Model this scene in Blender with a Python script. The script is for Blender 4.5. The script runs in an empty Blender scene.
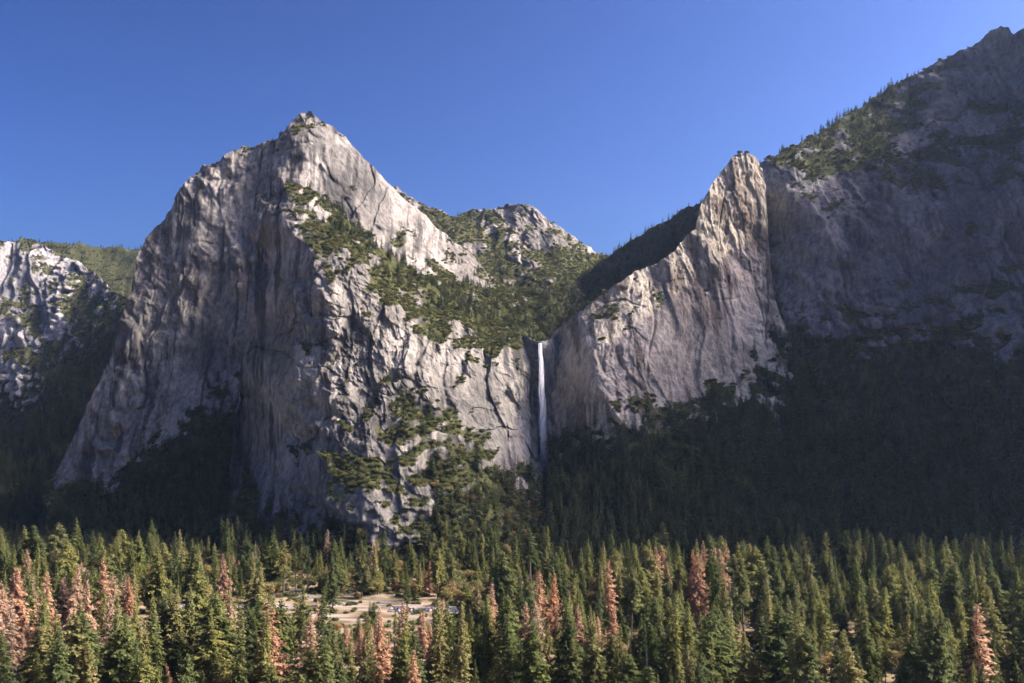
import bpy, math, random, time
import numpy as np
from mathutils import Vector
random.seed(7); rng=np.random.default_rng(7)
sc=bpy.context.scene
sc.view_settings.view_transform='Standard'; sc.view_settings.look='None'; sc.view_settings.exposure=0
CAMZ=145.0; F=1024.0; HOR=450.0
SUN_AZ=87.0; SUN_EL=39.0
T0=time.time()
# ---------------- noise ----------------
perm=rng.permutation(256); perm=np.concatenate([perm,perm,perm]).astype(np.int32)
grad=rng.normal(size=(256,3)); grad/=np.linalg.norm(grad,axis=1)[:,None]
G0,G1,G2=[np.ascontiguousarray(grad[:,i]).astype(np.float32) for i in range(3)]
def pn(x,y,z):
    x=np.asarray(x,np.float32);y=np.asarray(y,np.float32)+0*x;z=np.asarray(z,np.float32)+0*x
    xi=np.floor(x).astype(np.int32);yi=np.floor(y).astype(np.int32);zi=np.floor(z).astype(np.int32)
    xf=x-xi;yf=y-yi;zf=z-zi
    xi&=255;yi&=255;zi&=255
    u=xf*xf*xf*(xf*(xf*6-15)+10);v=yf*yf*yf*(yf*(yf*6-15)+10);w=zf*zf*zf*(zf*(zf*6-15)+10)
    out=0
    for a in (0,1):
        ua=u if a else 1-u;pa=perm[xi+a]+yi
        for b in (0,1):
            vb=ua*(v if b else 1-v);pb=perm[pa+b]+zi
            for c in (0,1):
                g=perm[pb+c]
                out=out+(G0[g]*(xf-a)+G1[g]*(yf-b)+G2[g]*(zf-c))*(vb*(w if c else 1-w))
    return out.astype(np.float64)*1.5
def fbm(x,y,z,o=4,g=0.5):
    s=0;a=1
    for i in range(o):
        s=s+a*pn(x*2**i+7.3*i,y*2**i+3.1*i,z*2**i+1.7*i);a*=g
    return s
def ridged(x,y,z,o=3):
    s=0;a=1
    for i in range(o):
        s=s+a*(1-2*np.abs(pn(x*2**i+5.3*i,y*2**i+9.1*i,z*2**i+2.7*i)));a*=0.5
    return s
def sstep(a,b,x):
    t=np.clip((x-a)/(b-a),0,1);return t*t*(3-2*t)
def plates(v,sharp=0.72):
    f=np.floor(v);r=v-f
    return f+sstep(sharp,1.0,r)+0.25*(r-sstep(sharp,1.0,r))
def tri(u,k=0.5):
    r=u-np.floor(u);return np.where(r<k,r/k,(1-r)/(1-k))
# ---------------- materials ----------------
def newmat(name):
    m=bpy.data.materials.new(name);m.use_nodes=True
    nt=m.node_tree;nt.nodes.clear()
    return m,nt,nt.nodes,nt.links
def N(nt,t,**k):
    n=nt.nodes.new(t)
    for a,b in k.items(): setattr(n,a,b)
    return n
def rock_mat(name,c1,c2,c3,veg=(0.030,0.038,0.016),veg2=(0.085,0.085,0.035)):
    m,nt,ns,L=newmat(name)
    out=N(nt,'ShaderNodeOutputMaterial');bs=N(nt,'ShaderNodeBsdfDiffuse')
    L.new(bs.outputs[0],out.inputs[0])
    geo=N(nt,'ShaderNodeNewGeometry')
    def noise(scale,sv,det=4,dist=0.0,rot=(0,0,0)):
        mp=N(nt,'ShaderNodeMapping');mp.inputs['Scale'].default_value=sv;mp.inputs['Rotation'].default_value=rot
        L.new(geo.outputs['Position'],mp.inputs[0])
        n=N(nt,'ShaderNodeTexNoise');n.inputs['Scale'].default_value=scale;n.inputs['Detail'].default_value=det
        n.inputs['Roughness'].default_value=0.68;n.inputs['Distortion'].default_value=dist
        L.new(mp.outputs[0],n.inputs['Vector']);return n.outputs[0]
    def ramp(s,a,b,ca=(0,0,0,1),cb=(1,1,1,1)):
        r=N(nt,'ShaderNodeValToRGB');r.color_ramp.elements[0].position=a;r.color_ramp.elements[1].position=b
        r.color_ramp.elements[0].color=ca;r.color_ramp.elements[1].color=cb
        L.new(s,r.inputs[0]);return r.outputs[0]
    def mix(f,a,b,t='MIX'):
        x=N(nt,'ShaderNodeMix',data_type='RGBA',blend_type=t)
        if hasattr(f,'links') : L.new(f,x.inputs[0])
        else: x.inputs[0].default_value=f
        for s,i in ((a,6),(b,7)):
            if hasattr(s,'links'): L.new(s,x.inputs[i])
            else: x.inputs[i].default_value=(*s,1)
        return x.outputs[2]
    def attr(n): return N(nt,'ShaderNodeAttribute',attribute_name=n).outputs['Fac']
    col=mix(attr('tone'),c1,c2)
    col=mix(attr('streak'),col,c3)
    fine=noise(0.13,(1,1,0.5),8)
    col=mix(0.85,col,ramp(fine,0.38,0.60,(0.48,0.48,0.49,1),(1.15,1.14,1.12,1)),'MULTIPLY')
    vn=noise(0.09,(1,1,1),5)
    ad=N(nt,'ShaderNodeMath',operation='ADD');L.new(attr('veg'),ad.inputs[0]);L.new(vn,ad.inputs[1])
    vf=ramp(ad.outputs[0],0.9,1.0)
    vc=mix(ramp(vn,0.42,0.6),veg,veg2)
    col=mix(vf,col,vc)
    L.new(col,bs.inputs['Color'])
    b1=N(nt,'ShaderNodeBump');b1.inputs['Strength'].default_value=0.8;b1.inputs['Distance'].default_value=5
    L.new(fine,b1.inputs['Height'])
    L.new(b1.outputs[0],bs.inputs['Normal'])
    return m
granite=rock_mat('granite',(0.185,0.176,0.15),(0.335,0.315,0.265),(0.085,0.083,0.073))
granite_warm=rock_mat('granite_warm',(0.39,0.35,0.27),(0.54,0.485,0.38),(0.19,0.16,0.12))
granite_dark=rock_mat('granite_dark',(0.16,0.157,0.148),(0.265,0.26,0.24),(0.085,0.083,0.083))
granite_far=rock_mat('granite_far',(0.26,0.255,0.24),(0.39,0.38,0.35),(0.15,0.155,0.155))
# ---------------- relief terrain ----------------
def to_world(px,py,Y):
    return (px-512)/F*Y, Y, CAMZ+(HOR-py)/F*Y
def rbf(ctrl,px,py):
    c=np.array(ctrl,float);P=c[:,:2]/100;V=c[:,2:]
    n=len(P);D=np.linalg.norm(P[:,None]-P[None],axis=2)
    A=np.zeros((n+3,n+3));A[:n,:n]=-D;A[:n,n]=1;A[:n,n+1:]=P;A[n,:n]=1;A[n+1:,:n]=P.T
    W=np.linalg.solve(A,np.vstack([V,np.zeros((3,V.shape[1]))]))
    q=np.stack([px.ravel(),py.ravel()],1)/100
    out=np.zeros((len(q),V.shape[1]))
    for i in range(n):
        d=np.sqrt((q[:,0]-P[i,0])**2+(q[:,1]-P[i,1])**2+0.01)
        out-=d[:,None]*W[i]
    out+=W[n]+q@W[n+1:]
    return [out[:,k].reshape(px.shape) for k in range(V.shape[1])]
def boxf(a,k):
    w=np.ones(k)/k
    a=np.apply_along_axis(lambda v:np.convolve(np.pad(v,k//2,'edge'),w,'valid'),0,a)
    return np.apply_along_axis(lambda v:np.convolve(np.pad(v,k//2,'edge'),w,'valid'),1,a)
RELIEFS={}
def relief(name,x0,x1,ncol,nrow,crest,base,ctrl,mat,amp=1.0,seed=0.0,jag=3.0,back=((12,-2),(45,-18),(130,-70),(300,-230),(600,-620)),ledge=1.0,vegbias=0.0,scale=1.0,streaks=1.0,rough=1.0,big=1.0,diag=1.0):
    xs=np.linspace(x0,x1,ncol)
    cr=np.interp(xs,[p[0] for p in crest],[p[1] for p in crest])
    cr=cr+jag*(fbm(xs/22.0,seed+0.5,0.3,5,0.6))
    bs=np.interp(xs,[p[0] for p in base],[p[1] for p in base])
    cr=np.minimum(cr,bs-0.5)
    t=np.linspace(0,1,nrow)
    PX=np.repeat(xs[:,None],nrow,1);PY=bs[:,None]+(cr-bs)[:,None]*t[None]
    Y,R=rbf(ctrl,PX,PY)
    x,y,z=to_world(PX,PY,Y)
    R=np.clip(R+0.75*fbm(x/42,seed+71,z/30,3)*np.clip(4*R*(1-R),0,1)**0.5,0,1)
    nb=len(back)
    X=np.zeros((ncol,nrow+nb));Yy=X.copy();Z=X.copy();RR=X.copy()
    X[:,:nrow]=x;Yy[:,:nrow]=y;Z[:,:nrow]=z;RR[:,:nrow]=R
    for i,(dy,dz) in enumerate(back):
        X[:,nrow+i]=x[:,-1]*(1+dy/y[:,-1]*0.6);Yy[:,nrow+i]=y[:,-1]+dy;Z[:,nrow+i]=np.maximum(z[:,-1]+dz,-60);RR[:,nrow+i]=R[:,-1]
    s=1/scale
    X0=X.copy();Z0=Z.copy()
    xw=X+fbm(X/150*s,Yy/200*s,Z/170*s+seed,2)*30*scale+Z*0.10
    wl=0.5*fbm(X/130*s,seed+44,Z/130*s,3)
    d=-ridged(xw/200*s,seed,Z/550*s,2)*22*big
    sm=rough*(0.4+0.9*sstep(-0.25,0.35,fbm(X/150*s,seed+33,Z/200*s,2)))
    p1=plates(2.2*fbm(xw/130*s,seed+1,Z/(260 if diag>.5 else 420)*s,3,0.42)+0.35*X/110,0.85)
    d=d-13*(p1-0.35*X/110)*big
    m1=sstep(-0.05,0.45,fbm(X/90*s,seed+81,Z/120*s,2));m2=sstep(0.0,0.45,fbm(X/80*s,seed+91,Z/80*s,2))
    d=d-9*tri((X+0.12*Z)/74*s+wl*2.0,0.3)*m1*big
    d=d-3.2*tri((X+0.05*Z)/27*s+wl*4,0.35)*m2*sm
    d=d-6*tri((0.62*X+0.78*Z)/62*s+wl*2.2,0.75)*m2*diag*sm
    d=d-4*tri((0.75*X-0.66*Z)/40*s+wl*3,0.3)*(1-m1)*diag*sm
    p2=plates(2.6*fbm((xw+Z*0.25*diag)/52*s,seed+6,Z/(140 if diag>.5 else 260)*s,3,0.5),0.86)
    d=d-3.6*p2*sm
    p3=plates(2.6*fbm((X-0.5*Z)/80*s,seed+8,(Z+0.5*X)/34*s,3,0.5),0.86)
    d=d+2.8*p3*sm*diag
    p4=plates(2.4*fbm((X+0.7*Z)/40*s,seed+18,(Z-0.7*X)/90*s,2,0.5),0.86)
    d=d-2.2*p4*sm*diag
    crack=np.clip(1-np.abs(pn(xw/60*s,seed+12,Z/240*s))*15,0,1)+0.8*diag*np.clip(1-np.abs(pn((X*0.85+Z*0.5)/80*s,seed+22,(Z*0.85-X*0.5)/260*s))*17,0,1)
    crack=crack*sstep(-0.3,0.3,fbm(X/60*s,seed+66,Z/60*s,2))
    d=d+crack*5
    d=d+(fbm(xw/11*s,Yy/60*s+seed,Z/17*s,3)*2.0+fbm(X/4.5*s,Yy/9*s+seed,Z/5*s,2)*1.5)*sm
    zz=(Z+0.25*X)/(60*scale)+1.6*fbm(X/160*s,seed,Z/160*s,3)
    fr=zz-np.floor(zz)
    lamp=np.clip(0.3+1.5*fbm(X/110*s,seed+9,Z/90*s,2),0,1)
    d=d+ledge*lamp*22*(fr**4-0.55*fr)
    g=fbm(X/60,Yy/60,Z/60+seed,4)*14
    Yy=Yy+(d*RR*scale+g*(1-RR)*0.9)*amp
    X=X+RR*amp*scale*fbm(X/25*s,Yy/25*s,Z/25*s+seed+5,3)*1.8
    Z=Z+(RR*scale*fbm(X/30*s,Yy/30*s,Z/20*s+seed+2,3)*1.8+ (1-RR)*fbm(X/40,Yy/40,seed,3)*4)*amp
    P=np.stack([X,Yy,Z],-1)
    gu=np.gradient(P,axis=0);gv=np.gradient(P,axis=1)
    nrm=np.cross(gu,gv);ar=np.linalg.norm(nrm,axis=-1);nrm=nrm/(ar[...,None]+1e-9)
    nz=nrm[...,2]
    nzs=boxf(nz,7);nzl=boxf(nz,21)
    veg=sstep(0.45,0.72,0.5*nzs+0.55*nzl+0.2*fbm(X/60,Yy/60,Z/60+3,3)+vegbias)*0.58
    veg=np.maximum(veg,sstep(0.4,0.95,1-RR)*0.95)
    tone=sstep(-0.35,0.45,fbm(X0/120*s,seed+2,Z0/170*s,5,0.6)+0.25*fbm(X0/12*s,seed+40,Z0/50*s,3))
    sv=fbm((X0+0.05*Z0)/14*s,seed+50,Z0/230*s,4,0.6)*0.85+0.8*fbm(X0/90*s,seed+60,Z0/120*s,3)
    streak=np.clip(sstep(0.0,0.55,sv)*0.95*streaks+crack*0.35,0,1)
    nc,nr=X.shape
    idx=np.arange(nc*nr).reshape(nc,nr)
    f=np.stack([idx[:-1,:-1],idx[1:,:-1],idx[1:,1:],idx[:-1,1:]],-1).reshape(-1,4)
    me=bpy.data.meshes.new(name)
    me.vertices.add(nc*nr);me.vertices.foreach_set('co',P.reshape(-1).astype(np.float32))
    me.loops.add(len(f)*4);me.loops.foreach_set('vertex_index',f.reshape(-1).astype(np.int32))
    me.polygons.add(len(f));me.polygons.foreach_set('loop_start',(np.arange(len(f))*4).astype(np.int32))
    me.update(calc_edges=True)
    for nm,v in (('veg',veg),('tone',tone),('streak',streak)):
        a=me.attributes.new(nm,'FLOAT','POINT');a.data.foreach_set('value',v.reshape(-1).astype(np.float32))
    me.materials.append(mat)
    ob=bpy.data.objects.new(name,me);sc.collection.objects.link(ob)
    RELIEFS[name]=dict(P=P,ar=ar,veg=veg,R=RR,nz=nzs,nrow=nrow)
    return ob

relief('distant_plateau',-260,230,160,50,[(-260,232),(0,240),(60,244),(140,249),(230,252)],[(-260,480),(230,480)],
 [(-260,235,4600,0),(0,240,4600,0),(100,247,4500,0),(230,250,4500,0),(-260,480,4000,0),(0,480,3900,0),(230,480,3900,0),(50,280,4200,0.3)],granite_far,seed=11,jag=3)
relief('distant_granite_cliff',-260,200,440,300,[(-260,215),(-60,232),(0,243),(18,239),(40,246),(62,256),(84,262),(105,283),(125,300),(150,322),(200,350)],[(-260,560),(200,560)],
 [(-260,220,3500,1),(-260,500,2900,0),(0,243,3500,1),(0,300,3380,1),(20,340,3330,1),(0,375,3250,0.8),(0,420,3100,0),(0,520,2150,0),
  (40,250,3600,1),(50,300,3480,1),(60,345,3300,0.6),(80,265,3650,0.7),(110,290,3400,0.4),(80,330,3180,0.3),(120,330,2900,0),(70,390,2750,0),(120,390,2400,0),(150,330,2600,0),(200,350,2300,0),(200,520,1700,0),(90,500,1850,0)],
 granite_far,amp=1.0,seed=3,jag=5,scale=1.5,vegbias=0.08)
relief('background_hill',330,700,420,240,[(330,200),(385,190),(402,194),(425,206),(450,214),(480,209),(505,206),(530,207),(548,220),(575,238),(598,252),(640,262),(700,270)],[(330,380),(700,380)],
 [(330,200,2900,0.5),(400,195,2900,0.7),(480,210,2850,1),(530,208,2800,1),(600,252,2900,0.6),(700,270,2900,0),(530,245,2720,0.9),(480,245,2680,0.85),
  (430,250,2550,0.8),(580,275,2500,0.3),(500,290,2400,0.5),(440,300,2300,0.6),(560,310,2200,0),(330,380,2000,0),(500,380,2000,0),(600,380,2000,0),(700,380,2000,0)],
 granite,amp=1.0,seed=21,jag=4,scale=1.2,vegbias=-0.09)
relief('cathedral_rock_summit',46,580,760,440,[(46,484),(55,476),(64,462),(75,440),(100,385),(125,320),(140,262),(148,240),(160,226),(172,213),(180,197),(205,170),(225,160),(250,149),(275,140),(290,127),(300,116),(312,113),(322,122),(335,131),(352,147),(375,171),(400,196),(440,232),(480,262),(500,284),(520,302),(545,335),(580,380)],
 [(46,580),(580,580)],
 [(46,480,1740,0.5),(46,575,1400,0),(58,474,1740,1),(60,520,1600,0),(100,385,1790,1),(100,470,1710,0.8),(100,500,1620,0),(150,240,1900,1),(150,320,1800,1),(130,400,1740,1),(150,425,1700,1),(155,455,1640,0),(150,560,1420,0),
  (200,172,1940,0.8),(200,220,1880,1),(200,300,1810,1),(200,390,1730,1),(205,430,1640,0),(200,560,1400,0),(250,150,1970,0.6),(250,200,1900,1),(250,300,1820,1),(250,400,1700,1),(250,440,1600,0),(300,560,1350,0),
  (300,116,1970,0.4),(305,138,1900,1),(300,200,1830,1),(330,300,1810,1),(350,148,1990,0.8),(350,200,1900,1),(400,196,2060,1),(400,225,1990,1),(400,262,1870,0.6),(450,240,2130,1),(450,265,2030,1),(450,295,1850,0.1),
  (500,285,2170,0.6),(500,310,1970,0),(545,335,2000,0),(530,350,1900,0),(500,560,1500,0),(580,380,2000,0),(580,560,1700,0),(420,420,1800,0.6)],
 granite,amp=1.0,seed=5,jag=4,ledge=0.3,vegbias=-0.08,rough=0.75,big=0.7)
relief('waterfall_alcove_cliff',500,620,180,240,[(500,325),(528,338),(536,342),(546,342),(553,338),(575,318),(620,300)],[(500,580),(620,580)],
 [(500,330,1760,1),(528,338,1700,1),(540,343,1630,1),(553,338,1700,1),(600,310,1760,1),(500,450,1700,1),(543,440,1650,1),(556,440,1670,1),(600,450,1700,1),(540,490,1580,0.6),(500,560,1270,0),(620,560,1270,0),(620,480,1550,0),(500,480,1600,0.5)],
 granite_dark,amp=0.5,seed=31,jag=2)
relief('cathedral_rock_buttress',222,556,700,500,[(222,552),(232,500),(238,450),(242,400),(247,330),(257,262),(266,215),(276,193),(290,184),(308,189),(340,213),(370,240),(400,262),(430,283),(450,296),(490,318),(518,330),(526,336),(530,350),(533,400),(538,450),(544,492),(556,552)],
 [(222,580),(556,580)],
 [(222,560,1310,0),(250,520,1440,0.6),(235,450,1620,1),(250,400,1590,1),(250,330,1640,1),(262,260,1680,1),(290,185,1670,0.3),(292,212,1600,1),
  (300,540,1300,0),(300,510,1360,0.7),(300,400,1450,1),(296,290,1515,1),(310,240,1560,1),
  (340,535,1270,0.3),(340,500,1320,1),(345,400,1385,1),(330,300,1460,1),(335,213,1680,0.0),(342,238,1590,0.25),(345,260,1520,1),
  (370,520,1270,0.8),(370,470,1330,1),(365,400,1410,0.8),(380,360,1460,0.95),
  (400,560,1230,0),(400,525,1260,0.8),(400,470,1330,0.9),(400,425,1390,0.65),(410,385,1450,0.6),(400,330,1500,1),(400,303,1550,1),(400,283,1620,0.2),(400,263,1700,0.0),
  (440,510,1300,0.3),(440,460,1370,0.6),(440,400,1470,0.85),(450,350,1540,1),(450,325,1600,1),(450,311,1660,0.2),(450,297,1730,0.0),
  (480,520,1300,0),(480,470,1390,0.3),(480,420,1500,0.8),(490,370,1580,1),(490,340,1640,1),(490,322,1730,0.1),
  (515,490,1430,0.2),(515,450,1530,0.8),(515,390,1610,1),(520,345,1660,1),(526,337,1710,0.6),(534,400,1660,1),(541,450,1620,1),(546,490,1530,0.5),(556,560,1270,0),(500,560,1230,0),(300,562,1250,0)],
 granite,amp=1.0,seed=8,jag=4,vegbias=0.0,ledge=0.7)
relief('leaning_tower_cliff',548,830,540,440,[(548,352),(553,336),(562,325),(590,301),(620,283),(650,268),(662,262),(672,252),(694,232),(700,206),(710,190),(720,173),(733,157),(745,153),(756,158),(761,170),(764,190),(767,250),(773,300),(790,345),(812,400),(830,450)],
 [(548,580),(830,580)],
 [(548,352,1700,1),(548,560,1270,0),(556,340,1690,1),(556,400,1660,1),(560,440,1620,0.6),(570,480,1500,0),
  (590,301,1680,1),(590,350,1590,1),(595,395,1550,1),(600,430,1520,0.3),(600,560,1260,0),
  (640,272,1720,1),(640,320,1640,1),(640,380,1580,1),(645,420,1520,0.4),(650,480,1400,0),
  (672,254,1750,1),(680,300,1685,1),(680,390,1600,1),(700,207,1770,1),(700,260,1725,1),(700,330,1670,1),(700,390,1610,0.8),(700,430,1500,0),
  (720,200,1775,1),(745,154,1840,1),(745,200,1820,1),(745,260,1795,1),(740,320,1725,1),(740,380,1630,0.6),(762,175,1880,1),(766,240,1850,1),(770,300,1765,1),(790,350,1690,0.5),(830,450,1550,0),(750,430,1490,0),(750,560,1260,0),(830,560,1240,0)],
 granite_warm,amp=1.0,seed=14,jag=3.5,ledge=0.3,vegbias=-0.08,big=0.7,diag=0.4)
relief('shadowed_mountain',560,1750,1060,460,[(560,300),(590,270),(612,252),(650,229),(690,208),(720,190),(765,160),(800,145),(830,128),(860,108),(900,82),(940,62),(975,46),(988,32),(1000,27),(1012,36),(1024,32),(1100,-45),(1200,-135),(1270,-160),(1340,-165),(1450,-165),(1560,-60),(1750,60)],  # crest past the right frame edge is raised to throw shade into view
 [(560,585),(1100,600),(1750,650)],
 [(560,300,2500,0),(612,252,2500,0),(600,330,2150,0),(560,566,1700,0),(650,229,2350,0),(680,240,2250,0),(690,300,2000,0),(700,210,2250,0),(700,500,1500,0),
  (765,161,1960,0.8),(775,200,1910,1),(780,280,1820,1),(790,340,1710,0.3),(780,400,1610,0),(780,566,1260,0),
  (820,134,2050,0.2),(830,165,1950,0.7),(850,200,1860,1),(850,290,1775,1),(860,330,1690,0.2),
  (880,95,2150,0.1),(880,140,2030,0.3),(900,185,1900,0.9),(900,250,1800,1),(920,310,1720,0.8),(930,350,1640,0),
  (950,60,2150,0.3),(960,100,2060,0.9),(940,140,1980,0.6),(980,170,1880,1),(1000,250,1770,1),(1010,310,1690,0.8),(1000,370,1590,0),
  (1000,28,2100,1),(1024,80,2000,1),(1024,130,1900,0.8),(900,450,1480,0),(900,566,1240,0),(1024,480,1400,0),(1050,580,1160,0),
  (1100,-40,1830,0.7),(1150,80,1640,0.8),(1150,200,1580,1),(1150,350,1480,0),(1260,-140,1480,0.7),(1250,100,1370,0.8),(1330,-150,1380,0.6),(1300,200,1260,0.6),(1300,400,1200,0),(1300,590,1070,0),  # added out-of-frame spur, shaped to shade the tower foot and right-hand forest
  (1450,-150,1250,0.5),(1450,300,1090,0.5),(1560,-50,1090,0.5),(1560,300,1010,0.3),(1560,600,960,0),(1750,70,1010,0),(1750,630,930,0)],  # unseen spur carried nearer the camera so its shade covers the valley edge
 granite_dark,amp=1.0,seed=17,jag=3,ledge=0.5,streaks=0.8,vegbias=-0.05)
print('T relief',time.time()-T0)
# ---------------- ground ----------------
LOT=(-78.0,925.0,34.0,9.0)
def gravel(x,y):
    c=-292+22*np.sin(y/60.0)+8*np.sin(y/23.0)
    g=sstep(11,6,np.abs(x-c))*sstep(1100,1040,y)
    g=np.maximum(g,sstep(4.5,3,np.abs(y-(948+0.05*(x+150)+6*np.sin(x/40.0))))*sstep(-330,-320,x)*sstep(40,30,x))
    n=fbm(x/35,y/14,9.1,3)
    g=np.maximum(g,sstep(0.12,0.3,n)*np.exp(-(((x+170)/130)**2+((y-930)/110)**2)**2)*0.8)
    return g
def gz(x,y):
    hill=np.minimum(143*np.clip(1-y/330,0,None),143)
    g=1.8*fbm(x/120,y/120,0.5,4)+0.5*fbm(x/25,y/25,1.5,2)
    fl=np.exp(-((np.clip(np.abs(x-LOT[0])-LOT[2],0,None)/25)**2+(np.clip(np.abs(y-LOT[1])-LOT[3],0,None)/20)**2))
    return np.where(y<330,hill,0)+g*np.clip(y/330,0.1,1)*(1-fl)
gx=np.concatenate([np.linspace(-9000,-1300,30)[:-1],np.linspace(-1300,-420,120)[:-1],np.linspace(-420,200,210)[:-1],np.linspace(200,1300,150),np.linspace(1300,9000,30)[1:]])
gy=np.concatenate([np.linspace(-3000,0,12)[:-1],np.linspace(0,700,80)[:-1],np.linspace(700,1150,170)[:-1],np.linspace(1150,1700,70),np.linspace(1700,14000,40)[1:]])
GX,GY=np.meshgrid(gx,gy,indexing='ij');GZ=gz(GX,GY)
idx=np.arange(GX.size).reshape(GX.shape)
fg=np.stack([idx[:-1,:-1],idx[1:,:-1],idx[1:,1:],idx[:-1,1:]],-1).reshape(-1,4)
me=bpy.data.meshes.new('ground');me.from_pydata(np.stack([GX,GY,GZ],-1).reshape(-1,3).tolist(),[],fg.tolist())
me.polygons.foreach_set('use_smooth',[True]*len(me.polygons))
a=me.attributes.new('gravel','FLOAT','POINT');a.data.foreach_set('value',gravel(GX,GY).reshape(-1).astype(np.float32))
m,nt,ns,L=newmat('valley_ground')
out=N(nt,'ShaderNodeOutputMaterial');bs=N(nt,'ShaderNodeBsdfDiffuse')
L.new(bs.outputs[0],out.inputs[0]);geo=N(nt,'ShaderNodeNewGeometry')
n1=N(nt,'ShaderNodeTexNoise');n1.inputs['Scale'].default_value=0.03;n1.inputs['Detail'].default_value=8;L.new(geo.outputs['Position'],n1.inputs['Vector'])
r=N(nt,'ShaderNodeValToRGB');e=r.color_ramp.elements;e[0].position=0.35;e[0].color=(0.07,0.07,0.035,1);e[1].position=0.65;e[1].color=(0.32,0.25,0.155,1)
x=e.new(0.5);x.color=(0.19,0.15,0.09,1)
L.new(n1.outputs[0],r.inputs[0])
at=N(nt,'ShaderNodeAttribute',attribute_name='gravel');mx=N(nt,'ShaderNodeMix',data_type='RGBA');L.new(at.outputs['Fac'],mx.inputs[0]);L.new(r.outputs[0],mx.inputs[6]);mx.inputs[7].default_value=(0.33,0.30,0.26,1)
L.new(mx.outputs[2],bs.inputs[0]);me.materials.append(m)
ob=bpy.data.objects.new('ground',me);sc.collection.objects.link(ob)

# ---------------- trees ----------------
def leafmat(name,cols,trans=0.42):
    m,nt,ns,L=newmat(name)
    out=N(nt,'ShaderNodeOutputMaterial');oi=N(nt,'ShaderNodeObjectInfo')
    r=N(nt,'ShaderNodeValToRGB');e=r.color_ramp.elements
    n=len(cols)
    e[0].position=0;e[0].color=(*cols[0],1);e[1].position=1;e[1].color=(*cols[-1],1)
    for i,c in enumerate(cols[1:-1]):
        k=e.new((i+1)/(n-1));k.color=(*c,1)
    L.new(oi.outputs['Random'],r.inputs[0])
    d=N(nt,'ShaderNodeBsdfDiffuse');t=N(nt,'ShaderNodeBsdfTranslucent');ms=N(nt,'ShaderNodeMixShader');ms.inputs[0].default_value=trans
    L.new(r.outputs[0],d.inputs[0]);L.new(r.outputs[0],t.inputs[0]);L.new(d.outputs[0],ms.inputs[1]);L.new(t.outputs[0],ms.inputs[2]);L.new(ms.outputs[0],out.inputs[0])
    return m
green=leafmat('conifer_needles',[(0.085,0.12,0.04),(0.17,0.19,0.06),(0.27,0.27,0.085),(0.11,0.145,0.055),(0.30,0.28,0.11),(0.17,0.20,0.065),(0.10,0.13,0.05)])
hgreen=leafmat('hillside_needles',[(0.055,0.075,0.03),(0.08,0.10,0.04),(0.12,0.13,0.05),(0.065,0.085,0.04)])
dead=leafmat('dead_needles',[(0.48,0.29,0.17),(0.55,0.38,0.24),(0.42,0.32,0.22),(0.49,0.28,0.15)])
autumn=leafmat('autumn_leaves',[(0.22,0.22,0.08),(0.33,0.27,0.10),(0.36,0.25,0.12),(0.19,0.21,0.08)])
shrubm=leafmat('shrub_leaves',[(0.11,0.13,0.045),(0.16,0.17,0.06),(0.125,0.14,0.05),(0.21,0.185,0.08)])
def simple(name,c,var=0.3):
    m,nt,ns,L=newmat(name);out=N(nt,'ShaderNodeOutputMaterial');d=N(nt,'ShaderNodeBsdfDiffuse')
    oi=N(nt,'ShaderNodeObjectInfo');r=N(nt,'ShaderNodeValToRGB');r.color_ramp.elements[0].color=(*[q*(1-var) for q in c],1);r.color_ramp.elements[1].color=(*[q*(1+var) for q in c],1)
    L.new(oi.outputs['Random'],r.inputs[0]);L.new(r.outputs[0],d.inputs[0]);L.new(d.outputs[0],out.inputs[0]);return m
barkm=simple('bark',(0.15,0.12,0.095));snagm=simple('weathered_wood',(0.30,0.27,0.24))
def mesh_from(name,V,Fc,mi,mats):
    me=bpy.data.meshes.new(name);me.from_pydata(V,[],Fc);
    for m in mats: me.materials.append(m)
    me.polygons.foreach_set('material_index',mi);me.update()
    return bpy.data.objects.new(name,me)
def tube(V,Fc,mi,p0,p1,r0,r1,n=5,mat=0):
    p0=np.array(p0,float);p1=np.array(p1,float);a=p1-p0;a/=np.linalg.norm(a)
    u=np.cross(a,(0.3,0.9,0.1));u/=np.linalg.norm(u);w=np.cross(a,u);b=len(V)
    for p,r in((p0,r0),(p1,r1)):
        for i in range(n):
            t=2*math.pi*i/n;V.append(tuple(p+r*(math.cos(t)*u+math.sin(t)*w)))
    for i in range(n):
        Fc.append((b+i,b+(i+1)%n,b+n+(i+1)%n,b+n+i));mi.append(mat)
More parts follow.
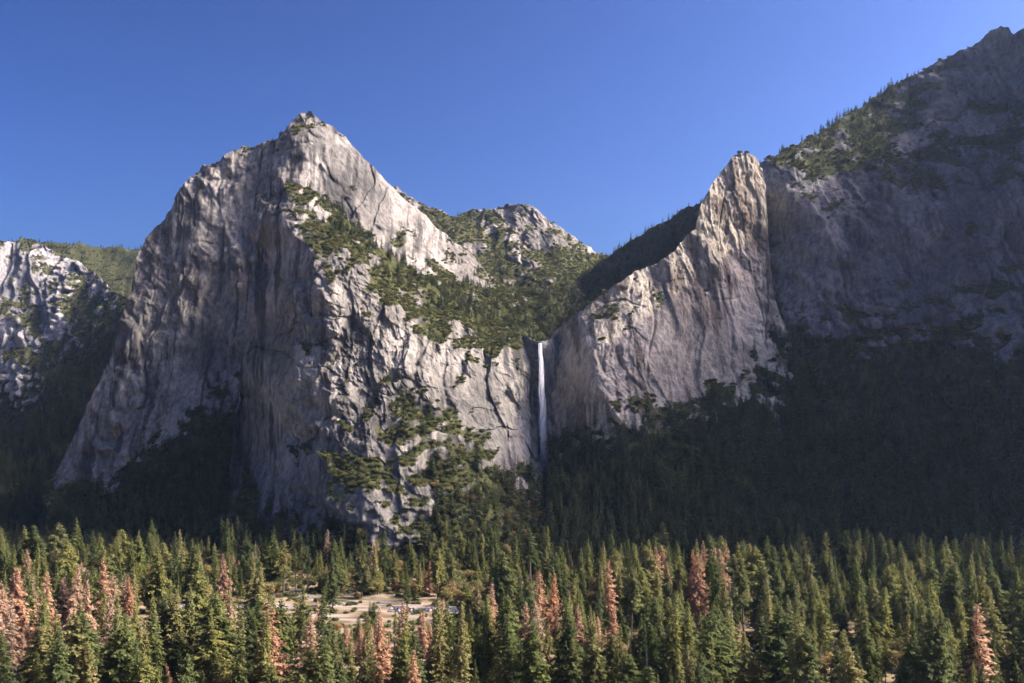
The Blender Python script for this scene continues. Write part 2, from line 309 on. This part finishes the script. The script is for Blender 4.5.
def conifer(name,seed,rad,low,mat,dens=1.0,shape=0.95,H=38.0,snag=False,lod=1.0):
    R=random.Random(seed);V=[];Fc=[];mi=[]
    lean=(R.uniform(-.4,.4),R.uniform(-.4,.4))
    tube(V,Fc,mi,(0,0,-1.5),(lean[0]*.5,lean[1]*.5,H*0.5),0.5,0.3,5,0);tube(V,Fc,mi,(lean[0]*.5,lean[1]*.5,H*0.5),(lean[0],lean[1],H*0.985),0.3,0.04,5,0)
    nb=int((230 if not snag else 80)*dens*lod)
    asym=[R.uniform(0.6,1.35) for _ in range(7)]
    for i in range(nb):
        t=(i+R.random())/nb; t=t**0.85
        z=H*(low+(0.99-low)*t)
        ang=i*2.399+R.uniform(-.5,.5)
        f=(1-t)**shape*(0.62+0.38*min(1,t/0.18+0.15))
        L_=rad*H*f*R.uniform(0.5,1.25)*asym[int(ang*1.1+z*0.2)%7]+0.2
        dz=-L_*R.uniform(0.05,0.35)+L_*0.35*t
        c,s=math.cos(ang),math.sin(ang)
        p0=np.array((lean[0]*z/H,lean[1]*z/H,z));p1=p0+np.array((c*L_,s*L_,dz))
        if snag or i%5==0: tube(V,Fc,mi,p0,p1,0.09,0.03,3,0)
        if snag: continue
        nk=max(2,int((2+L_*1.3)*lod**0.5))
        for k in range(nk):
            q=(k+0.7+R.uniform(-.3,.3))/nk
            c0=p0+(p1-p0)*q+np.array((R.gauss(0,.2),R.gauss(0,.2),R.gauss(0,.2)-0.25*q*q*L_*0.3))
            w=(0.45+0.24*L_*(1-abs(q-0.45)))*R.uniform(0.6,1.1)/lod**0.45
            for j in range(3 if lod==1 else 2):
                a2=ang+R.uniform(-1.2,1.2);ln=w*R.uniform(.8,1.5)
                d1=np.array((math.cos(a2),math.sin(a2),R.uniform(-1.0,.05)));d1*=ln/np.linalg.norm(d1)
                d2=np.array((-math.sin(a2),math.cos(a2),R.uniform(-.7,.7)))*ln*0.42
                b=len(V);V.extend([tuple(c0-d2),tuple(c0+d2),tuple(c0+d1)]);Fc.append((b,b+1,b+2));mi.append(1)
    return mesh_from(name,V,Fc,mi,[snagm if snag else barkm,mat])
def broadleaf(name,seed,H,W,mat,trunk=True,n=2200,ls=0.55):
    R=random.Random(seed);V=[];Fc=[];mi=[]
    lobes=[]
    nl=9
    for i in range(nl):
        a=i*2.4;rr=W*R.uniform(0.15,0.62);zz=H*R.uniform(0.4,0.85) if trunk else H*R.uniform(0.2,0.6)
        c=np.array((math.cos(a)*rr,math.sin(a)*rr,zz));lobes.append((c,W*R.uniform(0.28,0.5)))
        tube(V,Fc,mi,(0,0,H*0.25 if trunk else 0),c,0.18,0.05,4,0)
    if trunk: tube(V,Fc,mi,(0,0,-1),(0,0,H*0.45),0.4,0.22,6,0)
    for i in range(n):
        c,r=R.choice(lobes)
        v=np.array([R.gauss(0,1) for _ in range(3)]);v/=np.linalg.norm(v);v[2]*=0.8
        p=c+v*r*(R.uniform(0.55,1.12))
        d1=np.array([R.gauss(0,1) for _ in range(3)]);d1/=np.linalg.norm(d1);d2=np.cross(d1,v+0.01);d2/=np.linalg.norm(d2)
        s=ls*R.uniform(.6,1.4);b=len(V)
        V.extend([tuple(p-d1*s-d2*s*.4),tuple(p+d2*s),tuple(p+d1*s)]);Fc.append((b,b+1,b+2));mi.append(1)
    return mesh_from(name,V,Fc,mi,[barkm,mat])
def coll(name,obs):
    c=bpy.data.collections.new(name)
    for o in obs:c.objects.link(o)
    return c
cgreen=coll('conifer_kinds',[conifer('conifer_a',1,0.19,0.08,green),conifer('conifer_b',2,0.15,0.10,green,shape=0.85),conifer('conifer_c',3,0.22,0.15,green,0.9,0.85),
  conifer('conifer_d',4,0.13,0.08,green,1.0,1.0),conifer('conifer_e',5,0.20,0.33,green,0.7,0.6),conifer('conifer_f',6,0.17,0.10,green,0.75,0.95),conifer('conifer_g',7,0.16,0.42,green,0.55,0.5)])
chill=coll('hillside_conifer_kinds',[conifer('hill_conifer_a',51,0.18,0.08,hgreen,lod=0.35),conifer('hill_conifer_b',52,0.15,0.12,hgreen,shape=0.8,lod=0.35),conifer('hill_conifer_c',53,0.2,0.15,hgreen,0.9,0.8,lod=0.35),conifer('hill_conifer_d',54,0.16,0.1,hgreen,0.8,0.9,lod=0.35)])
cdead=coll('dead_conifer_kinds',[conifer('dead_conifer_a',11,0.17,0.15,dead,0.7,0.8),conifer('dead_conifer_b',12,0.15,0.2,dead,0.6,0.7),conifer('dead_conifer_c',13,0.19,0.12,dead,0.8,0.85)])
csnag=coll('snag_kinds',[conifer('snag_a',21,0.09,0.25,dead,1,0.8,snag=True),conifer('snag_b',22,0.07,0.3,dead,0.7,0.6,snag=True)])
cbroad=coll('broadleaf_kinds',[broadleaf('broadleaf_a',31,14,7,autumn),broadleaf('broadleaf_b',32,17,7.5,autumn),broadleaf('broadleaf_c',33,11,6,autumn)])
cshrub=coll('shrub_kinds',[broadleaf('shrub_a',41,5,4,shrubm,False,350,0.75),broadleaf('shrub_b',42,4,4.5,shrubm,False,350,0.75)])
def scatter(name,col,pts,scl,nk,var=0.12):
    n=len(pts)
    me=bpy.data.meshes.new(name);me.vertices.add(n);me.vertices.foreach_set('co',np.asarray(pts,np.float32).reshape(-1))
    a=me.attributes.new('scl','FLOAT_VECTOR','POINT')
    s=np.repeat(np.asarray(scl)[:,None],3,1)*1.0;w=rng.uniform(1-var,1+var*1.6,n);s[:,0]*=w;s[:,1]*=w
    a.data.foreach_set('vector',s.astype(np.float32).reshape(-1))
    a=me.attributes.new('rot','FLOAT_VECTOR','POINT')
    r=np.zeros((n,3));r[:,2]=rng.uniform(0,6.28,n);r[:,0]=rng.normal(0,.03,n);r[:,1]=rng.normal(0,.03,n)
    a.data.foreach_set('vector',r.astype(np.float32).reshape(-1))
    a=me.attributes.new('idx','INT','POINT');a.data.foreach_set('value',rng.integers(0,nk,n).astype(np.int32))
    ob=bpy.data.objects.new(name,me);sc.collection.objects.link(ob)
    ng=bpy.data.node_groups.new(name+'_nodes','GeometryNodeTree')
    ng.interface.new_socket('Geometry',in_out='INPUT',socket_type='NodeSocketGeometry');ng.interface.new_socket('Geometry',in_out='OUTPUT',socket_type='NodeSocketGeometry')
    gi=ng.nodes.new('NodeGroupInput');go=ng.nodes.new('NodeGroupOutput')
    ci=ng.nodes.new('GeometryNodeCollectionInfo');ci.inputs['Collection'].default_value=col;ci.inputs['Separate Children'].default_value=True;ci.inputs['Reset Children'].default_value=True
    ip=ng.nodes.new('GeometryNodeInstanceOnPoints');ip.inputs['Pick Instance'].default_value=True
    def na(nm,t):
        q=ng.nodes.new('GeometryNodeInputNamedAttribute');q.data_type=t;q.inputs['Name'].default_value=nm
        return [o for o in q.outputs if o.enabled and o.name=='Attribute'][0]
    lk=ng.links.new
    lk(gi.outputs[0],ip.inputs['Points']);lk(ci.outputs[0],ip.inputs['Instance']);lk(na('idx','INT'),ip.inputs['Instance Index'])
    lk(na('rot','FLOAT_VECTOR'),ip.inputs['Rotation']);lk(na('scl','FLOAT_VECTOR'),ip.inputs['Scale'])
    lk(ip.outputs[0],go.inputs[0])
    md=ob.modifiers.new('scatter','NODES');md.node_group=ng
    return ob
def sample(name,dens,weight,maxn=20000):
    r=RELIEFS[name];Pp=r['P'];a=r['ar']*np.clip(r['nz'],0.05,1);w=a*weight(r)
    w=np.clip(w,0,None);w[:,r['nrow']+2:]=0;w[Pp[...,2]<-4]=0;w[Pp[...,0]>1150]=0
    tot=w.sum();n=int(min(maxn,tot*dens));
    if n<1: return np.zeros((0,3))
    i=rng.choice(w.size,n,p=(w/tot).ravel());p=Pp.reshape(-1,3)[i].copy();p[:,:2]+=rng.normal(0,1.0,(n,2));return p
# slope forests
nf=3500;Yf=rng.uniform(1300,2600,nf);Xf=rng.uniform(-0.6,-0.30,nf)*Yf
FP=[np.stack([Xf,Yf,0*Xf],1)];FS=[np.exp(rng.normal(0,.35,nf))*0.45];SP=[]
for nm,dn,sz in (('cathedral_rock_summit',1/75,0.36),('cathedral_rock_buttress',1/75,0.36),('leaning_tower_cliff',1/70,0.44),('shadowed_mountain',1/85,0.42),('waterfall_alcove_cliff',1/75,0.45),('background_hill',1/130,0.32),('distant_granite_cliff',1/200,0.5),('distant_plateau',1/400,0.5)):
    p=sample(nm,dn,lambda r:sstep(0.5,0.15,r['R'])+0.05*sstep(0.5,0.65,r['nz'])*(r['R']>0.4))
    s=sz*np.exp(rng.normal(0,0.35,len(p)))
    s*=1+0.6*sstep(300,60,p[:,2]);s*=1-0.3*sstep(450,650,p[:,2])
    FP.append(p);FS.append(s)
    SP.append(sample(nm,1/30 if 'cathedral' in nm else 1/70,lambda r:sstep(0.2,0.5,r['veg'])*np.clip(0.3+r['nz'],0,1)*(r['R']>0.15),9000))
FP=np.concatenate(FP);FS=np.clip(np.concatenate(FS),0.12,1.1);SP=np.concatenate(SP)
tal=(FP[:,2]<150)&(FP[:,0]>-330)&(FP[:,0]<70)&(FP[:,1]<1560)
tb=tal&(rng.random(len(FP))<0.38)
TB=FP[tb];FP=FP[~tb];FS=FS[~tb]
# valley forest
n=8900
Yv=np.sqrt(rng.uniform(500**2,1330**2,n));Xv=rng.uniform(-0.58,0.58,n)*Yv
def clearing(x,y):
    c=np.exp(-(((x+165)/165)**2+((y-910)/175)**2)**1.5)
    c=np.maximum(c,np.exp(-(((x+285)/38)**2+((y-840)/200)**2)**2))
    c=np.maximum(c,0.8*np.exp(-(((x-0)/90)**2+((y-980)/70)**2)))
    c=np.maximum(c,0.7*np.exp(-(((x-215)/60)**2+((y-720)/60)**2)))
    return c
cl=clearing(Xv,Yv)
keep=rng.random(n)<(1-0.93*cl)*np.clip(0.66+1.7*fbm(Xv/60,Yv/60,2.2,2),0.06,1)
keep&=~((np.abs(Xv-LOT[0])<LOT[2]+6)&(Yv<LOT[1]+LOT[3]+5)&(Yv>LOT[1]-LOT[3]-90))
Xv=Xv[keep];Yv=Yv[keep];cl=cl[keep];n=len(Xv)
pd=np.full(n,0.02)
pd+=0.85*np.exp(-(((Xv+370)/100)**2+((Yv-690)/140)**2))+0.75*np.exp(-(((Xv+90)/100)**2+((Yv-685)/65)**2))+0.75*np.exp(-(((Xv-185)/45)**2+((Yv-900)/65)**2))
pd+=0.3*np.exp(-(((Xv+330)/120)**2+((Yv-900)/60)**2))
u=rng.random(n);kind=np.where(u<np.clip(pd,0,.85),1,0);u2=rng.random(n)
pb=0.07+0.55*np.exp(-(((Xv-30)/110)**2+((Yv-980)/100)**2))+0.55*sstep(1000,1150,Yv)*np.exp(-((Xv+180)/250)**2)+0.5*cl
kind=np.where((kind==0)&(u2<pb),2,kind);kind=np.where(rng.random(n)<0.015,3,kind)
P=np.stack([Xv,Yv,gz(Xv,Yv)],1)
hs=1.08*rng.lognormal(-0.14,0.45,n)*np.clip(0.92+0.7*fbm(Xv/100,Yv/100,5.5,2),0.42,1.3)
hs*=1-0.5*np.exp(-(((Xv+125)/140)**2+((Yv-750)/110)**2))
hs*=1-0.42*sstep(950,1250,Yv)
hs=np.clip(hs,0.2,1.6)
for k,nm,c,nk in((0,'conifer_forest',cgreen,7),(1,'dead_conifer_stand',cdead,3),(2,'broadleaf_grove',cbroad,3),(3,'snag_stand',csnag,2)):
    s=kind==k;pp=P[s];ss=hs[s]*(0.8 if k==3 else 1) if k!=2 else np.clip(hs[s]*1.1,0.5,1.3)
    if k==2: pp=np.concatenate([pp,TB]);ss=np.concatenate([ss,rng.uniform(0.4,0.9,len(TB))])
    scatter(nm,c,pp,ss,nk)
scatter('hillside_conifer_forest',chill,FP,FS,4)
ns_=4500;Ys=np.sqrt(rng.uniform(600**2,1300**2,ns_));Xs=rng.uniform(-0.5,0.5,ns_)*Ys
kk=(rng.random(ns_)<0.8)&(gravel(Xs,Ys)<0.3)&~((np.abs(Xs-LOT[0])<LOT[2]+2)&(np.abs(Ys-LOT[1])<LOT[3]+2));Xs=Xs[kk];Ys=Ys[kk]
SP=np.concatenate([SP,np.stack([Xs,Ys,gz(Xs,Ys)-0.3],1)])
scatter('hillside_shrubs',cshrub,SP,rng.uniform(0.4,1.2,len(SP)),2)
print('trees',len(FP),len(SP),n,len(TB),'T',time.time()-T0)
# ---------------- parking lot and cars ----------------
def box(V,Fc,mi,c,s,m=0,taper=0.0):
    b=len(V)
    for dz in(-1,1):
        k=1-taper*(dz>0)
        for dx,dy in((-1,-1),(1,-1),(1,1),(-1,1)):V.append((c[0]+dx*s[0]/2*k,c[1]+dy*s[1]/2*(1-taper*0.5*(dz>0)),c[2]+dz*s[2]/2))
    for f in((0,3,2,1),(4,5,6,7),(0,1,5,4),(1,2,6,5),(2,3,7,6),(3,0,4,7)):Fc.append(tuple(b+i for i in f));mi.append(m)
asph=simple('asphalt',(0.06,0.06,0.062),0);line=simple('road_paint',(0.75,0.75,0.73),0)
V=[];Fc=[];mi=[];lx,ly,lw,lh=LOT
def quad(x0,y0,x1,y1,z,m):
    b=len(V);V.extend([(x0,y0,z),(x1,y0,z),(x1,y1,z),(x0,y1,z)]);Fc.append((b,b+1,b+2,b+3));mi.append(m)
quad(lx-lw,ly-lh,lx+lw,ly+lh,0.06,0)
for i in range(24): quad(lx-lw+1+i*2.8,ly-lh+0.5,lx-lw+1.12+i*2.8,ly-lh+5.5,0.07,1);quad(lx-lw+1+i*2.8,ly+lh-5.5,lx-lw+1.12+i*2.8,ly+lh-0.5,0.07,1)
o=mesh_from('parking_lot',V,Fc,mi,[asph,line]);sc.collection.objects.link(o)
glass=simple('car_glass',(0.03,0.035,0.04),0);tyre=simple('tyre',(0.02,0.02,0.02),0)
paints=[simple('paint_'+n_,c,0) for n_,c in(('white',(0.8,0.8,0.8)),('silver',(0.45,0.46,0.48)),('dark',(0.05,0.05,0.06)),('red',(0.35,0.04,0.03)),('blue',(0.06,0.12,0.3)))]
def car(x,y,rot,p,van):
    V=[];Fc=[];mi=[];h=0.35 if van else 0
    prof=[(-2.25,0.35),(-2.3,0.85),(-2.1,1.0+h*.4),(-1.15-0.6*(van),1.08+h*.3),(-0.75-0.9*(van),1.45+h),(0.75,1.47+h),(1.2,1.02),(2.15,0.88),(2.28,0.6),(2.25,0.35)]
    for sy in(-1,1):
        for(px_,pz) in prof:V.append((px_,sy*(0.88 if pz<1.2 else 0.72),pz))
    n=len(prof)
    for i in range(n):
        j=(i+1)%n;Fc.append((i,j,n+j,n+i));mi.append(1 if i in(3,5) else 0)
    Fc.append(tuple(range(n-1,-1,-1)));mi.append(0);Fc.append(tuple(range(n,2*n)));mi.append(0)
    for sy in(-1,1):
        b=len(V);V.extend([(-1.0-.5*van,sy*.885,1.06),(1.0,sy*.885,1.06),(0.65,sy*.77,1.38+h),(-0.7-.5*van,sy*.77,1.38+h)]);Fc.append((b,b+1,b+2,b+3));mi.append(1)
    for wx in(-1.4,1.4):
        for sy in(-1,1):
            b=len(V)
            for k in range(12):
                t=k*math.pi/6
                V.append((wx+.33*math.cos(t),sy*.70,.33+.33*math.sin(t)));V.append((wx+.33*math.cos(t),sy*.92,.33+.33*math.sin(t)))
            for k in range(12):Fc.append((b+2*k,b+2*((k+1)%12),b+2*((k+1)%12)+1,b+2*k+1));mi.append(2)
            Fc.append(tuple(b+2*k+1 for k in range(12)));mi.append(2)
    o=mesh_from('parked_car',V,Fc,mi,[p,glass,tyre]);o.location=(x,y,0.07);o.rotation_euler=(0,0,rot);sc.collection.objects.link(o)
rc=random.Random(3)
for i in range(24):
    for side in(0,1):
        if rc.random()<0.55: car(lx-lw+2.4+i*2.8,(ly-lh+3) if side==0 else (ly+lh-3),math.pi/2*(1 if rc.random()<.5 else -1),rc.choice(paints[:2]*2+paints),rc.random()<.5)
# ---------------- waterfall ----------------
def waterfall():
    V=[];Fc=[];TH=[]
    for layer in range(3):
        nr,nc=120,9
        b=len(V)
        for i in range(nr):
            t=i/(nr-1);py=343+t*(488-343);px=540.5+5.5*t**1.2;hw=(1.6+3.6*t**0.9)*(0.6+0.25*layer)
            for j in range(nc):
                u=j/(nc-1)*2-1
                Yd=1598-layer*4-14*t+3*math.cos(u*2)+2*math.sin(t*40+u*5+layer)
                qx=px+u*hw+0.5*math.sin(t*23+layer*2)
                V.append(((qx-512)/F*Yd,Yd,CAMZ+(HOR-py)/F*Yd));TH.append((1-0.8*u*u)*max(0,min(1,1.3-1.3*t)))
        for i in range(nr-1):
            for j in range(nc-1):
                Fc.append((b+i*nc+j,b+i*nc+j+1,b+(i+1)*nc+j+1,b+(i+1)*nc+j))
    me=bpy.data.meshes.new('waterfall');me.from_pydata(V,[],Fc)
    a=me.attributes.new('thick','FLOAT','POINT');a.data.foreach_set('value',TH)
    m,nt,ns,L=newmat('falling_water')
    out=N(nt,'ShaderNodeOutputMaterial');d=N(nt,'ShaderNodeBsdfDiffuse');d.inputs[0].default_value=(0.96,0.97,0.99,1)
    tl=N(nt,'ShaderNodeBsdfTranslucent');tl.inputs[0].default_value=(0.96,0.97,0.99,1);m0=N(nt,'ShaderNodeMixShader');m0.inputs[0].default_value=0.45
    L.new(d.outputs[0],m0.inputs[1]);L.new(tl.outputs[0],m0.inputs[2])
    tr=N(nt,'ShaderNodeBsdfTransparent');ms=N(nt,'ShaderNodeMixShader')
    geo=N(nt,'ShaderNodeNewGeometry');mp=N(nt,'ShaderNodeMapping');mp.inputs['Scale'].default_value=(1,1,0.05);L.new(geo.outputs['Position'],mp.inputs[0])
    no=N(nt,'ShaderNodeTexNoise');no.inputs['Scale'].default_value=0.5;no.inputs['Detail'].default_value=5;L.new(mp.outputs[0],no.inputs['Vector'])
    r=N(nt,'ShaderNodeValToRGB');r.color_ramp.elements[0].position=0.28;r.color_ramp.elements[1].position=0.44
    at=N(nt,'ShaderNodeAttribute',attribute_name='thick');mu=N(nt,'ShaderNodeMath',operation='MULTIPLY')
    L.new(no.outputs[0],r.inputs[0]);L.new(r.outputs[0],mu.inputs[0]);L.new(at.outputs['Fac'],mu.inputs[1]);L.new(mu.outputs[0],ms.inputs[0]);L.new(tr.outputs[0],ms.inputs[1]);L.new(m0.outputs[0],ms.inputs[2]);L.new(ms.outputs[0],out.inputs[0])
    me.materials.append(m);ob=bpy.data.objects.new('waterfall',me);sc.collection.objects.link(ob)
waterfall()
# ---------------- haze ----------------
V=[];Fc=[];mi=[];box(V,Fc,mi,(0,3000,600),(16000,7000,2000),0)
m,nt,ns,L=newmat('valley_haze');out=N(nt,'ShaderNodeOutputMaterial');vs=N(nt,'ShaderNodeVolumeScatter')
vs.inputs['Color'].default_value=(0.50,0.70,1.0,1);vs.inputs['Density'].default_value=2.2e-5;vs.inputs['Anisotropy'].default_value=0.6
L.new(vs.outputs[0],out.inputs['Volume'])
o=mesh_from('haze',V,Fc,mi,[m]);sc.collection.objects.link(o)
# ---------------- light, sky, camera ----------------
w=bpy.data.worlds.new('World');sc.world=w;w.use_nodes=True;nt=w.node_tree
sky=nt.nodes.new('ShaderNodeTexSky');sky.sky_type='NISHITA';sky.sun_disc=False;sky.sun_elevation=math.radians(SUN_EL);sky.sun_rotation=math.radians(SUN_AZ)
sky.altitude=1200;sky.air_density=1.0;sky.dust_density=9;sky.ozone_density=4.0
gm=nt.nodes.new('ShaderNodeGamma');gm.inputs[1].default_value=2.1
hs_=nt.nodes.new('ShaderNodeMix');hs_.data_type='RGBA';hs_.blend_type='MULTIPLY';hs_.inputs[0].default_value=1;hs_.inputs[7].default_value=(0.48,0.455,0.49,1)
nt.links.new(sky.outputs[0],gm.inputs[0]);nt.links.new(gm.outputs[0],hs_.inputs[6]);nt.links.new(hs_.outputs[2],nt.nodes['Background'].inputs[0]);nt.nodes['Background'].inputs[1].default_value=0.09
sd=bpy.data.lights.new('sun','SUN');sd.energy=5.0;sd.angle=math.radians(0.5);sd.color=(1,0.95,0.84)
so=bpy.data.objects.new('sun',sd);sc.collection.objects.link(so)
a=math.radians(SUN_AZ);e=math.radians(SUN_EL);D=Vector((math.sin(a)*math.cos(e),math.cos(a)*math.cos(e),math.sin(e)))
so.rotation_euler=D.to_track_quat('Z','Y').to_euler();so.location=(0,0,2000)
cd=bpy.data.cameras.new('camera');cd.lens=36;cd.sensor_width=36;cd.clip_start=1;cd.clip_end=30000
cd.shift_y=(HOR-341.5)/1024
co=bpy.data.objects.new('camera',cd);co.location=(0,0,CAMZ);co.rotation_euler=(math.radians(90),0,0);sc.collection.objects.link(co);sc.camera=co
